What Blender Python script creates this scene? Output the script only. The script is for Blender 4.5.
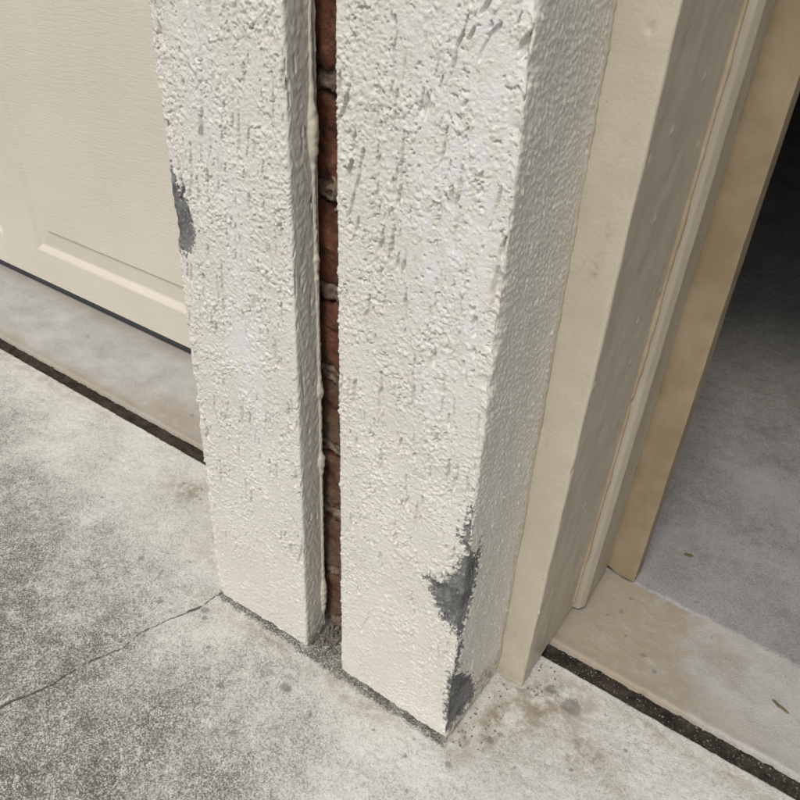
import bpy, math, random
import numpy as np
from mathutils import Matrix, Vector

# ------------------------------------------------------------------ scene, camera, light
for o in list(bpy.data.objects):
    bpy.data.objects.remove(o)
SC = bpy.context.scene
COL = SC.collection
R = math.radians

CAM = dict(f=734.5, pitch=-34.04, roll=3.23, yaw=-33.34, loc=(0.1752, -0.3736, 0.6737))
cd = bpy.data.cameras.new('camera')
cam = bpy.data.objects.new('camera', cd)
COL.objects.link(cam)
cd.sensor_fit = 'HORIZONTAL'
cd.sensor_width = 36.0
cd.lens = CAM['f'] / 800.0 * 36.0
cd.clip_start = 0.01
cd.clip_end = 1000
yw, pt, rl = R(CAM['yaw']), R(CAM['pitch']), R(CAM['roll'])
fw = Vector((math.sin(yw) * math.cos(pt), math.cos(yw) * math.cos(pt), math.sin(pt)))
rt = Vector((math.cos(yw), -math.sin(yw), 0))
up = rt.cross(fw)
r2 = rt * math.cos(rl) + up * math.sin(rl)
u2 = up * math.cos(rl) - rt * math.sin(rl)
m = Matrix((r2, u2, -fw)).transposed().to_4x4()
m.translation = Vector(CAM['loc'])
cam.matrix_world = m
SC.camera = cam

SUN_EL, SUN_AZ = 55.0, 172.0          # azimuth clockwise from +Y: bright haze high in front of the doors
w = bpy.data.worlds.new('World')
SC.world = w
w.use_nodes = True
nt = w.node_tree
sky = nt.nodes.new('ShaderNodeTexSky')
sky.sky_type = 'NISHITA'
sky.sun_disc = False
sky.sun_elevation = R(SUN_EL)
sky.sun_rotation = R(SUN_AZ)
sky.air_density = 1.0
sky.dust_density = 4.0
sky.ozone_density = 0.6
bg = nt.nodes['Background']
bg.inputs['Strength'].default_value = 0.15
hs = nt.nodes.new('ShaderNodeHueSaturation')      # overcast: the cloud greys the sky
hs.inputs['Saturation'].default_value = 0.3
nt.links.new(sky.outputs[0], hs.inputs['Color'])
nt.links.new(hs.outputs[0], bg.inputs[0])
sd = bpy.data.lights.new('sun', 'SUN')
sd.energy = 1.5
sd.angle = R(16)
sd.color = (1.0, 0.97, 0.92)
sun = bpy.data.objects.new('sun', sd)
COL.objects.link(sun)
az, el = R(SUN_AZ), R(SUN_EL)
sdir = Vector((math.sin(az) * math.cos(el), math.cos(az) * math.cos(el), math.sin(el)))
sun.rotation_euler = (-sdir).to_track_quat('-Z', 'Y').to_euler()
sun.location = sdir * 10

SC.view_settings.view_transform = 'Standard'
SC.view_settings.look = 'None'
SC.view_settings.gamma = 1.0
SC.view_settings.exposure = 0.06
SC.render.engine = 'CYCLES'
SC.cycles.max_bounces = 6

# ------------------------------------------------------------------ noise in numpy
RNG = np.random.RandomState(7)
PERM = RNG.permutation(4096)
ANG = RNG.rand(4096) * 2 * np.pi
GX, GY = np.cos(ANG), np.sin(ANG)
RND = RNG.rand(4096)


def hsh(i, j, seed):
    return PERM[(PERM[(i + seed * 131) & 4095] + j) & 4095]


def perlin(x, y, seed=0):
    xi = np.floor(x).astype(np.int64)
    yi = np.floor(y).astype(np.int64)
    xf, yf = x - xi, y - yi
    u = xf * xf * xf * (xf * (xf * 6 - 15) + 10)
    v = yf * yf * yf * (yf * (yf * 6 - 15) + 10)

    def g(a, b):
        h = hsh(xi + a, yi + b, seed)
        return GX[h] * (xf - a) + GY[h] * (yf - b)
    n0 = g(0, 0) * (1 - u) + g(1, 0) * u
    n1 = g(0, 1) * (1 - u) + g(1, 1) * u
    return (n0 * (1 - v) + n1 * v) * 1.5


def fbm(x, y, seed=0, octv=4, gain=0.5):
    a, s, f = 1.0, 0.0, 1.0
    for k in range(octv):
        s = s + a * perlin(x * f, y * f, seed + k * 7)
        a *= gain
        f *= 2.03
    return s


def worley(x, y, seed=0):
    xi = np.floor(x).astype(np.int64)
    yi = np.floor(y).astype(np.int64)
    best = np.full(np.shape(x), 9.0)
    idv = np.zeros(np.shape(x))
    for a in (-1, 0, 1):
        for b in (-1, 0, 1):
            h = hsh(xi + a, yi + b, seed)
            px = xi + a + RND[h]
            py = yi + b + RND[(h * 7 + 13) & 4095]
            d = np.hypot(x - px, y - py)
            c = d < best
            best = np.where(c, d, best)
            idv = np.where(c, RND[(h * 3 + 5) & 4095], idv)
    return best, idv


def sstep(a, b, x):
    t = np.clip((x - a) / (b - a), 0, 1)
    return t * t * (3 - 2 * t)


def seg_dist(x, y, pts):
    """distance to a polyline"""
    d = np.full(np.shape(x), 1e9)
    for (ax, ay), (bx, by) in zip(pts[:-1], pts[1:]):
        vx, vy = bx - ax, by - ay
        t = np.clip(((x - ax) * vx + (y - ay) * vy) / (vx * vx + vy * vy), 0, 1)
        d = np.minimum(d, np.hypot(x - ax - t * vx, y - ay - t * vy))
    return d


def poly_sd(x, y, pts):
    """signed distance to a polygon, positive inside"""
    d = seg_dist(x, y, list(pts) + [pts[0]])
    ins = np.zeros(np.shape(x), bool)
    n = len(pts)
    for i in range(n):
        (ax, ay), (bx, by) = pts[i], pts[(i + 1) % n]
        c = (ay > y) != (by > y)
        xx = (bx - ax) * (y - ay) / ((by - ay) if by != ay else 1e-12) + ax
        ins ^= c & (x < xx)
    return np.where(ins, d, -d)


def blob(x, y, cx, cy, rx, ry):
    return np.exp(-(((x - cx) / rx) ** 2 + ((y - cy) / ry) ** 2))


def spaced(parts):
    """[(a, b, step), ...] -> coordinates"""
    out = []
    for a, b, st in parts:
        n = max(1, int(round((b - a) / st)))
        out.append(np.linspace(a, b, n, endpoint=False))
    out.append(np.array([parts[-1][1]]))
    return np.concatenate(out)


# ------------------------------------------------------------------ object helpers
def link(o, parent=None):
    COL.objects.link(o)
    if parent is not None:
        o.parent = parent
    return o


def tag(o, label=None, cat=None, group=None, kind=None):
    if label:
        o['label'] = label
    if cat:
        o['category'] = cat
    if group:
        o['group'] = group
    if kind:
        o['kind'] = kind
    return o


def empty(name, loc=(0, 0, 0)):
    o = bpy.data.objects.new(name, None)
    o.empty_display_size = 0.05
    o.location = loc
    return link(o)


def grid_mesh(name, P, mat, attrs=None, smooth=True, extra=None):
    """P[nu, nv, 3] -> mesh; extra = list of further [nu, nv, 3] patches in the same mesh"""
    patches = [P] + (extra or [])
    vs, fs, off = [], [], 0
    for Q in patches:
        nu, nv = Q.shape[:2]
        idx = np.arange(nu * nv).reshape(nu, nv) + off
        fs.append(np.stack([idx[:-1, :-1], idx[1:, :-1], idx[1:, 1:], idx[:-1, 1:]], -1).reshape(-1, 4))
        vs.append(Q.reshape(-1, 3))
        off += nu * nv
    V = np.concatenate(vs).astype(np.float32)
    F = np.concatenate(fs).astype(np.int32)
    me = bpy.data.meshes.new(name)
    me.vertices.add(len(V))
    me.vertices.foreach_set('co', V.ravel())
    me.loops.add(F.size)
    me.loops.foreach_set('vertex_index', F.ravel())
    me.polygons.add(len(F))
    me.polygons.foreach_set('loop_start', np.arange(0, F.size, 4, dtype=np.int32))
    me.polygons.foreach_set('use_smooth', np.full(len(F), smooth, dtype=bool))
    for k, A in (attrs or {}).items():
        a = me.attributes.new(k, 'FLOAT', 'POINT')
        full = np.full(len(V), -3.0 if k == 'grey' else 0.0, np.float32)
        full[:A.size] = A.ravel()
        a.data.foreach_set('value', full)
    me.update(calc_edges=True)
    me.materials.append(mat)
    return me


def mesh_obj(name, me, parent=None):
    return link(bpy.data.objects.new(name, me), parent)


def box_mesh(name, x0, x1, y0, y1, z0, z1, mat, bev=0.0):
    import bmesh
    bm = bmesh.new()
    bmesh.ops.create_cube(bm, size=1)
    for v in bm.verts:
        v.co = Vector(((x0 + x1) / 2 + v.co.x * (x1 - x0), (y0 + y1) / 2 + v.co.y * (y1 - y0), (z0 + z1) / 2 + v.co.z * (z1 - z0)))
    if bev:
        bmesh.ops.bevel(bm, geom=bm.edges[:], offset=bev, segments=2, affect='EDGES', profile=0.6)
    me = bpy.data.meshes.new(name)
    bm.to_mesh(me)
    bm.free()
    me.materials.append(mat)
    a = me.attributes.new('grey', 'FLOAT', 'POINT')          # no bare cement on plain walls
    a.data.foreach_set('value', np.full(len(me.vertices), -3.0, np.float32))
    return me


# ------------------------------------------------------------------ materials
class N:
    def __init__(s, name, rough=0.8, spec=0.3):
        s.m = bpy.data.materials.new(name)
        s.m.use_nodes = True
        s.t = s.m.node_tree
        s.b = s.t.nodes['Principled BSDF']
        s.b.inputs['Roughness'].default_value = rough
        s.b.inputs['Specular IOR Level'].default_value = spec
        s.co = s.t.nodes.new('ShaderNodeTexCoord').outputs['Object']

    def lk(s, a, b):
        if isinstance(a, (int, float)):
            b.default_value = a
        elif isinstance(a, tuple):
            b.default_value = (*a, 1) if len(a) == 3 and b.type == 'RGBA' else a
        else:
            s.t.links.new(a, b)

    def map(s, scale=(1, 1, 1), rot=(0, 0, 0)):
        n = s.t.nodes.new('ShaderNodeMapping')
        n.inputs['Scale'].default_value = scale
        n.inputs['Rotation'].default_value = rot
        s.lk(s.co, n.inputs[0])
        return n.outputs[0]

    def noise(s, scale, detail=4, rough=0.55, vec=None, dist=0.0):
        n = s.t.nodes.new('ShaderNodeTexNoise')
        n.inputs['Scale'].default_value = scale
        n.inputs['Detail'].default_value = detail
        n.inputs['Roughness'].default_value = rough
        n.inputs['Distortion'].default_value = dist
        s.lk(vec if vec is not None else s.co, n.inputs['Vector'])
        return n.outputs['Fac']

    def voro(s, scale, vec=None, feature='F1', out='Distance'):
        n = s.t.nodes.new('ShaderNodeTexVoronoi')
        n.feature = feature
        n.inputs['Scale'].default_value = scale
        s.lk(vec if vec is not None else s.co, n.inputs['Vector'])
        return n.outputs[out]

    def attr(s, name):
        n = s.t.nodes.new('ShaderNodeAttribute')
        n.attribute_name = name
        return n.outputs['Fac']

    def objrand(s):
        return s.t.nodes.new('ShaderNodeObjectInfo').outputs['Random']

    def ramp(s, fac, a, b):
        n = s.t.nodes.new('ShaderNodeMapRange')
        n.interpolation_type = 'SMOOTHSTEP'
        n.inputs['From Min'].default_value = a
        n.inputs['From Max'].default_value = b
        s.lk(fac, n.inputs['Value'])
        return n.outputs[0]

    def math(s, op, a, b=0.0):
        n = s.t.nodes.new('ShaderNodeMath')
        n.operation = op
        s.lk(a, n.inputs[0])
        s.lk(b, n.inputs[1])
        return n.outputs[0]

    def mix(s, fac, a, b, mode='MIX'):
        n = s.t.nodes.new('ShaderNodeMix')
        n.data_type = 'RGBA'
        n.blend_type = mode
        s.lk(fac, n.inputs[0])
        s.lk(a, n.inputs[6])
        s.lk(b, n.inputs[7])
        return n.outputs[2]

    def color(s, c):
        s.lk(c, s.b.inputs['Base Color'])
        return s

    def rough(s, r):
        s.lk(r, s.b.inputs['Roughness'])
        return s

    def bump(s, h, dist, strength=1.0):
        n = s.t.nodes.new('ShaderNodeBump')
        n.inputs['Distance'].default_value = dist
        n.inputs['Strength'].default_value = strength
        s.lk(h, n.inputs['Height'])
        prev = getattr(s, 'bn', None)
        if prev is not None:
            s.t.links.new(prev, n.inputs['Normal'])
        s.bn = n.outputs[0]
        s.t.links.new(s.bn, s.b.inputs['Normal'])
        return s


# painted stucco: cream masonry paint, chalky rubbed patches, bare cement where the paint is gone
M = {}
n = N('stucco_paint', 0.5, 0.45)
ft = n.noise(900, 3)
c = n.mix(n.ramp(n.noise(9, 4), 0.35, 0.7), (0.59, 0.57, 0.505), (0.635, 0.612, 0.55))
c = n.mix(n.math('MULTIPLY', n.ramp(n.math('ADD', n.attr('chalk'), n.math('MULTIPLY', n.math('SUBTRACT', n.noise(110, 5, 0.6), 0.5), 0.9)), 0.0, 0.9), 0.7), c, (0.655, 0.66, 0.665))
c = n.mix(n.math('MULTIPLY', n.ramp(n.attr('grime'), 0.25, 0.9), n.ramp(n.noise(160, 5), 0.4, 0.62)), c, (0.30, 0.26, 0.19))
gfac = n.ramp(n.math('ADD', n.attr('grey'), n.math('MULTIPLY', n.math('SUBTRACT', n.noise(300, 6, 0.72), 0.5), 3.6)), -0.12, 0.30)
gcol = n.mix(n.ramp(n.noise(70, 5, 0.7), 0.35, 0.68), (0.075, 0.077, 0.075), (0.20, 0.20, 0.195))
gcol = n.mix(n.ramp(n.noise(500, 2), 0.60, 0.72), gcol, (0.36, 0.36, 0.34))
c = n.mix(gfac, c, gcol)
n.color(c).rough(n.math('ADD', n.math('MULTIPLY', gfac, 0.35), 0.52))
n.bump(n.noise(1000, 4, 0.7), 0.0011, 0.6)
M['stucco'] = n.m

n = N('frame_paint', 0.42, 0.4)
c = n.mix(n.ramp(n.noise(6, 4), 0.35, 0.7), (0.425, 0.38, 0.295), (0.465, 0.415, 0.33))
c = n.mix(n.ramp(n.noise(220, 5, 0.7), 0.70, 0.725), c, (0.14, 0.11, 0.08))
c = n.mix(n.math('MULTIPLY', n.ramp(n.noise(16, 5, 0.6), 0.52, 0.75), 0.2), c, (0.42, 0.36, 0.27))
c = n.mix(n.math('MULTIPLY', n.attr('splash'), n.ramp(n.noise(120, 6, 0.7), 0.40, 0.66)), c, (0.20, 0.155, 0.10))
n.color(c).rough(n.math('ADD', n.math('MULTIPLY', n.noise(30, 4), 0.25), 0.32))
n.bump(n.noise(330, 3, 0.55), 0.0010, 0.4)
M['frame'] = n.m

n = N('stop_paint', 0.38, 0.4)
c = n.mix(n.ramp(n.noise(12, 4, 0.6, n.map((1, 1, 0.3))), 0.35, 0.7), (0.32, 0.28, 0.215), (0.385, 0.345, 0.275))
n.color(c).bump(n.noise(300, 3), 0.0004, 0.4)
M['stop'] = n.m

n = N('aged_caulk', 0.5, 0.35)
n.color(n.mix(n.ramp(n.noise(30, 4, 0.6, n.map((1, 1, 0.3))), 0.35, 0.7), (0.29, 0.225, 0.14), (0.36, 0.295, 0.205))).bump(n.noise(300, 3), 0.0005, 0.5)
M['caulk'] = n.m

n = N('brown_board', 0.55, 0.3)
c = n.mix(n.ramp(n.noise(14, 5, 0.6), 0.35, 0.7), (0.21, 0.16, 0.095), (0.28, 0.22, 0.145))
c = n.mix(n.ramp(n.noise(260, 4, 0.7), 0.62, 0.75), c, (0.20, 0.135, 0.07))
n.color(c).bump(n.noise(420, 3), 0.0003, 0.6)
M['brown'] = n.m

n = N('sealant', 0.45, 0.4)
n.color(n.mix(n.noise(60, 3), (0.52, 0.48, 0.39), (0.60, 0.56, 0.47))).bump(n.noise(300, 3), 0.0004, 0.5)
M['sealant'] = n.m

n = N('brick_clay', 0.92, 0.15)
c = n.mix(n.ramp(n.noise(45, 5, 0.65), 0.36, 0.64), (0.09, 0.032, 0.022), (0.29, 0.105, 0.06))
c = n.mix(n.math('MULTIPLY', n.objrand(), 0.5), c, (0.20, 0.075, 0.045))
c = n.mix(n.ramp(n.noise(330, 4, 0.7), 0.62, 0.74), c, (0.30, 0.20, 0.14))
c = n.mix(n.math('MULTIPLY', n.ramp(n.noise(34, 5, 0.65), 0.28, 0.62), n.attr('dust')), c, (0.19, 0.13, 0.085))
n.color(c).bump(n.noise(170, 6, 0.8), 0.006, 1.0)
M['brick'] = n.m

n = N('brick_mortar', 0.95, 0.1)
c = n.mix(n.ramp(n.noise(150, 5, 0.7), 0.3, 0.7), (0.09, 0.065, 0.045), (0.26, 0.205, 0.145))
n.color(c).bump(n.noise(380, 4, 0.7), 0.0015, 0.9)
M['mortar'] = n.m


def concrete(name, lo, hi, spk, spk_amt, stain, grain=1.0, brk=(0.36, 0.62)):
    n = N(name, 0.85, 0.25)
    c = n.mix(n.ramp(n.noise(7, 6, 0.6), 0.3, 0.72), lo, hi)
    g1 = n.noise(420 * grain, 4, 0.7)
    g2 = n.noise(950 * grain, 2, 0.6)
    wv = n.map((1, 1, 0.2))
    sa = n.math('MULTIPLY', n.math('ADD', n.attr('dark'), 0.5), spk_amt * 0.62)
    sep = n.t.nodes.new('ShaderNodeSeparateColor')
    n.lk(n.voro(520 * grain, wv, 'F1', 'Color'), sep.inputs[0])
    cell, cell2 = sep.outputs[0], sep.outputs[1]
    sep2 = n.t.nodes.new('ShaderNodeSeparateColor')
    n.lk(n.voro(980 * grain, wv, 'F1', 'Color'), sep2.inputs[0])
    fine = sep2.outputs[0]
    pat = n.math('ADD', n.math('MULTIPLY', n.noise(60, 4, 0.6), 0.7), -0.35)
    c = n.mix(n.math('MULTIPLY', n.ramp(n.math('ADD', cell, pat), 0.62, 0.95), sa), c, spk)
    c = n.mix(n.math('MULTIPLY', n.ramp(n.math('ADD', fine, pat), 0.66, 0.92), sa), c, tuple(0.7 * q for q in spk))
    c = n.mix(n.math('MULTIPLY', n.ramp(n.math('SUBTRACT', cell2, pat), 0.62, 0.95), sa), c, tuple(min(0.75, 1.18 * q) for q in hi))
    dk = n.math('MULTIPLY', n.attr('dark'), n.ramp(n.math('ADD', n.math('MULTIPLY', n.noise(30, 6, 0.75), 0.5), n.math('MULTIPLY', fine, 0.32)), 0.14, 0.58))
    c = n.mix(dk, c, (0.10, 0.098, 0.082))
    bn = n.math('MULTIPLY', n.attr('brown'), n.ramp(n.noise(55, 5, 0.65), *brk))
    c = n.mix(bn, c, stain)
    sp = n.ramp(n.math('ADD', n.attr('spot'), n.math('MULTIPLY', n.math('SUBTRACT', n.noise(240, 5, 0.7), 0.5), 1.5)), 0.35, 0.85)
    c = n.mix(n.math('MULTIPLY', sp, 0.65), c, (0.13, 0.13, 0.12))
    h = n.math('MULTIPLY', g1, 1.0)
    cr = n.ramp(n.math('ADD', n.attr('crack'), n.math('MULTIPLY', n.math('SUBTRACT', n.noise(260, 4), 0.5), 0.0006)), 0.0003, 0.0012)
    cri = n.math('SUBTRACT', 1.0, cr)
    c = n.mix(n.math('MULTIPLY', cri, 0.88), c, (0.06, 0.055, 0.045))
    n.color(c)
    n.bump(h, 0.0012, 0.7).bump(cell, 0.0006, 0.35).bump(cr, 0.003, 0.8)
    return n.m


M['drive'] = concrete('driveway_concrete', (0.52, 0.508, 0.465), (0.58, 0.568, 0.53), (0.19, 0.182, 0.16), 0.85, (0.25, 0.205, 0.145))
M['thresh'] = concrete('threshold_concrete', (0.39, 0.38, 0.355), (0.45, 0.44, 0.42), (0.27, 0.25, 0.215), 0.4, (0.31, 0.26, 0.195), 1.3, (0.16, 0.55))
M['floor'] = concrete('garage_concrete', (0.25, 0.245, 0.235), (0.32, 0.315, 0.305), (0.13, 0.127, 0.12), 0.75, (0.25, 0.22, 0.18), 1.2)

n = N('joint_filler', 0.95, 0.15)
c = n.mix(n.ramp(n.noise(60, 5, 0.7), 0.3, 0.7), (0.018, 0.015, 0.012), (0.065, 0.053, 0.042))
c = n.mix(n.math('MULTIPLY', n.ramp(n.noise(420, 3, 0.7), 0.60, 0.68), n.attr('sand')), c, (0.42, 0.41, 0.38))
n.color(c).bump(n.noise(300, 5, 0.7), 0.003, 0.9)
M['joint'] = n.m

n = N('door_paint', 0.42, 0.4)
c = n.mix(n.ramp(n.noise(5, 4), 0.35, 0.7), (0.545, 0.50, 0.42), (0.575, 0.53, 0.45))
n.color(c)
gv = n.map((38, 38, 330))
n.bump(n.noise(1.0, 4, 0.55, gv, 0.6), 0.0014, 0.6)
M['door'] = n.m

n = N('rubber', 0.6, 0.3)
n.color(n.mix(n.noise(50, 3), (0.018, 0.022, 0.026), (0.04, 0.045, 0.05)))
M['rubber'] = n.m

n = N('plaster', 0.9, 0.2)
n.color(n.mix(n.noise(3, 4), (0.24, 0.23, 0.21), (0.30, 0.29, 0.27))).bump(n.noise(60, 4), 0.002, 0.4)
M['plaster'] = n.m

n = N('lawn_soil', 0.95, 0.1)
n.color(n.mix(n.ramp(n.noise(3, 6, 0.7), 0.35, 0.65), (0.07, 0.075, 0.04), (0.13, 0.13, 0.075)))
M['lawn'] = n.m

n = N('dry_leaf', 0.8, 0.2)
n.color(n.mix(n.noise(200, 4), (0.06, 0.045, 0.02), (0.19, 0.15, 0.08))).bump(n.noise(500, 3), 0.0006, 0.7)
M['twig'] = n.m

n = N('grit', 0.95, 0.15)
n.color(n.mix(n.objrand(), n.mix(n.ramp(n.noise(150, 4), 0.35, 0.65), (0.07, 0.065, 0.055), (0.26, 0.24, 0.20)), (0.16, 0.14, 0.11))).bump(n.noise(400, 3), 0.001, 0.7)
M['grit'] = n.m

# ------------------------------------------------------------------ key dimensions (metres)
ZTOP = 2.12


def lean(z):
    return np.minimum(z, 0.72)


def xA(z): return -0.3065 + 0.0112 * lean(z)      # left edge of pier front
def xB(z): return -0.1722 + 0.0 * z               # right edge of left stucco band
def xC(z): return -0.1253 - 0.0105 * lean(z)      # left edge of right stucco band
def xD(z): return 0.0040 - 0.0110 * lean(z)       # pier corner
def xF(z): return 0.0352 + 0.0035 * lean(z)       # frame edge
def yG(z): return 0.218 + 0.046 * lean(z)         # frame meets stop


RET = 0.104            # return depth
YJ0, YJ1 = 0.1545, 0.1705
YS = 0.312             # step to garage floor
YD = 0.335             # door face
ROOM = (-3.3, 2.9, 0.34, 7.2, 2.55)


# ------------------------------------------------------------------ ground
def slab_attrs(X, Y, dark, brown, spot, crack):
    return dict(dark=dark, brown=brown, spot=spot, crack=crack)


gx = spaced([(-4.2, -1.6, 0.08), (-1.6, -1.05, 0.012), (-1.05, 0.36, 0.0022), (0.36, 0.7, 0.012), (0.7, 3.6, 0.08)])
gy = spaced([(-9, -1.0, 0.25), (-1.0, -0.42, 0.02), (-0.42, YJ0 - 0.006, 0.0022), (YJ0 - 0.006, YJ0, 0.0012)])
X, Y = np.meshgrid(gx, gy, indexing='ij')
Z = 0.0007 * fbm(X / 0.05, Y / 0.05, 3, 4) + 0.00045 * fbm(X / 0.007, Y / 0.007, 4, 3)
pit, pid = worley(X / 0.014, Y / 0.014, 5)
Z -= 0.0012 * sstep(0.24, 0.05, pit) * (pid > 0.78)
YE = YJ0 + 0.0007 * fbm(X / 0.012, X * 0, 8, 4) - 0.002 * sstep(0.7, 1.0, fbm(X / 0.03, X * 0 + 3.3, 9, 3))
edge = sstep(0.006, 0.0, YJ0 - Y)
Yd = Y + (YE - YJ0) * sstep(0.012, 0.0, YJ0 - Y)
Z -= 0.012 * edge ** 2
crk = [(-0.60, -0.62), (-0.43, -0.36), (-0.372, -0.245), (-0.366, -0.222), (-0.352, -0.19), (-0.348, -0.158), (-0.333, -0.118), (-0.331, -0.085),
       (-0.318, -0.052), (-0.309, -0.030), (-0.306, -0.012), (-0.303, 0.012)]
wx = X + 0.0016 * fbm(X / 0.012, Y / 0.012, 21, 3)
wy = Y + 0.0016 * fbm(X / 0.012, Y / 0.012, 22, 3)
CR = seg_dist(wx, wy, crk) - 0.0012 * np.maximum(blob(X, Y, -0.366, -0.222, 0.006, 0.012), 0.7 * blob(X, Y, -0.311, -0.036, 0.005, 0.01))
near = sstep(0.30, 0.02, seg_dist(X, Y, [(-1.0, 0.12), (-0.30, 0.0), (0.0, 0.0), (0.4, 0.12)]))
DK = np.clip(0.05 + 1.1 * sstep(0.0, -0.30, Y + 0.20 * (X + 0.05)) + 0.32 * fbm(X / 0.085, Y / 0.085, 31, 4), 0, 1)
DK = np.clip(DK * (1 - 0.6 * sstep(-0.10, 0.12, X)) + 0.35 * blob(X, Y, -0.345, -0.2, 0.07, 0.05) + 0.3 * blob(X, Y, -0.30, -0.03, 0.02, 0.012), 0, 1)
DK = np.maximum(DK, 1.3 * sstep(0.009, 0.003, np.abs(Y - 0.001) + 0.003 * fbm(X / 0.02, Y / 0.02, 33, 3)) * sstep(-0.315, -0.30, X) * sstep(0.01, 0.0, X))  # contact shadow along the pier foot, painted into the slab colour
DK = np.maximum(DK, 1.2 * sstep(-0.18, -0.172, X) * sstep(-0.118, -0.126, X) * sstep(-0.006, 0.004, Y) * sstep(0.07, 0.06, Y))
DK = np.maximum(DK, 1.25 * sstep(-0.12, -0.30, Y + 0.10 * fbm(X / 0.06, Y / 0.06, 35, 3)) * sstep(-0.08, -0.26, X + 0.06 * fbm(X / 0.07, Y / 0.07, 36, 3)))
BR = np.zeros_like(X)
for (cx, cy, rx, ry, a) in [(0.045, 0.070, 0.032, 0.022, 0.9), (0.075, 0.115, 0.04, 0.028, 0.9), (0.02, 0.02, 0.02, 0.03, 0.8), (0.111, 0.078, 0.022, 0.014, 0.9),
                            (-0.474, 0.097, 0.035, 0.018, 0.9), (-0.36, 0.05, 0.03, 0.03, 0.6), (-0.10, -0.012, 0.06, 0.012, 0.7), (0.16, 0.05, 0.03, 0.02, 0.35),
                            (-0.24, -0.016, 0.08, 0.010, 0.5), (-0.9, 0.14, 0.2, 0.012, 0.5), (0.045, 0.045, 0.05, 0.05, 0.35), (0.20, 0.135, 0.12, 0.01, 0.5), (0.06, 0.09, 0.05, 0.035, 0.95), (0.03, 0.05, 0.02, 0.05, 0.9), (0.118, 0.072, 0.03, 0.02, 1.0)]:
    BR = np.maximum(BR, a * blob(X, Y, cx, cy, rx, ry))
SP = np.zeros_like(X)
for (cx, cy, r) in [(0.0376, 0.0297, 0.0042), (0.0179, -0.0164, 0.0040), (0.043, 0.041, 0.0033), (-0.1598, -0.0471, 0.0065), (0.087, 0.112, 0.011), (0.062, 0.118, 0.007),
                    (-0.215, -0.085, 0.004), (-0.12, -0.055, 0.003), (-0.35, -0.05, 0.004), (0.115, 0.05, 0.0022), (0.15, 0.10, 0.0025), (0.0, -0.06, 0.0025),
                    (-0.26, -0.06, 0.003), (-0.30, -0.028, 0.005), (-0.292, -0.036, 0.003), (-0.42, -0.02, 0.004), (-0.06, -0.03, 0.002), (0.07, 0.02, 0.002)]:
    SP = np.maximum(SP, 1.15 * blob(X, Y, cx, cy, r * 1.15, r))
rsp = np.random.RandomState(3)
for q in range(110):
    cx, cy, r = rsp.uniform(-0.75, 0.30), rsp.uniform(-0.30, 0.14), rsp.uniform(0.0010, 0.0026)
    SP = np.maximum(SP, rsp.uniform(0.8, 1.25) * blob(X, Y, cx, cy, r * rsp.uniform(0.8, 1.8), r))
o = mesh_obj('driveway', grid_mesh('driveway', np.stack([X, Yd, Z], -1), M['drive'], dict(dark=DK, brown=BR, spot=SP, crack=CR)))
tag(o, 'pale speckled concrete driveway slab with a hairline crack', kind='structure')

# joint filler strip
gx2 = spaced([(-4.2, -1.25, 0.06), (-1.25, 0.42, 0.0025), (0.42, 3.6, 0.06)])
gv = np.linspace(YJ0 - 0.006, YJ1 + 0.006, 15)
X, Y = np.meshgrid(gx2, gv, indexing='ij')
Z = -0.0050 + 0.0011 * fbm(X / 0.012, Y / 0.012, 41, 4) + 0.0007 * fbm(X / 0.004, Y / 0.004, 42, 2)
SA = sstep(-0.1, 0.15, X) * (0.9 + 0.9 * fbm(X / 0.05, Y / 0.01, 44, 2)) + 0.08
o = mesh_obj('expansion_joint', grid_mesh('expansion_joint', np.stack([X, Y, Z], -1), M['joint'], dict(sand=np.clip(SA, 0, 1))))
tag(o, 'dark fibre filled expansion joint running along the driveway slab', kind='structure')

# threshold slab
ty = spaced([(YJ1, YJ1 + 0.008, 0.0014), (YJ1 + 0.008, YS, 0.0028), (YS, YD + 0.09, 0.01)])
X, Y = np.meshgrid(gx2, ty, indexing='ij')
Z = 0.0005 + 0.0006 * fbm(X / 0.06, Y / 0.06, 51, 3) + 0.00025 * fbm(X / 0.008, Y / 0.008, 52, 3)
Z += 0.0007 * np.exp(-((Y - YJ1 - 0.008) / 0.005) ** 2)
e = sstep(YJ1 + 0.007, YJ1, Y)
Z -= 0.013 * e ** 2
YE = 0.0009 * fbm(X / 0.012, X * 0, 58, 4) + 0.002 * sstep(0.7, 1.0, fbm(X / 0.03, X * 0 + 5.3, 59, 3))
Yd = Y + YE * sstep(YJ1 + 0.012, YJ1, Y)
BR = 0.95 * sstep(0.24, 0.12, X + 0.05 * fbm(X / 0.05, Y / 0.05, 56, 3)) * sstep(-0.3, -0.2, X) + 0.75 * sstep(0.035, 0.0, Y - YJ1 - 0.018 * fbm(X / 0.1, Y / 0.1, 55, 2)) * sstep(-0.2, -0.5, X)
BR = np.maximum(BR, 0.9 * blob(X, Y, -0.62, 0.20, 0.08, 0.03))
BR = np.maximum(BR, 0.7 * blob(X, Y, 0.16, 0.19, 0.10, 0.025))
BR = np.maximum(BR, 0.45 * sstep(0.03, 0.0, YD - Y) * (X < -0.2))
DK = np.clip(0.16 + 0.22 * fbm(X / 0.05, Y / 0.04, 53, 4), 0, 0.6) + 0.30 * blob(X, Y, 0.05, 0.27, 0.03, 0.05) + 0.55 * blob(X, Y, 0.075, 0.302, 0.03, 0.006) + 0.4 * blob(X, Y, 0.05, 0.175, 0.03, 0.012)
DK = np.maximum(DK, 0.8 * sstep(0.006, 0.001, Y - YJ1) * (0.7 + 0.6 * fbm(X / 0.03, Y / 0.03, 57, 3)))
SP = np.zeros_like(X)
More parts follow.
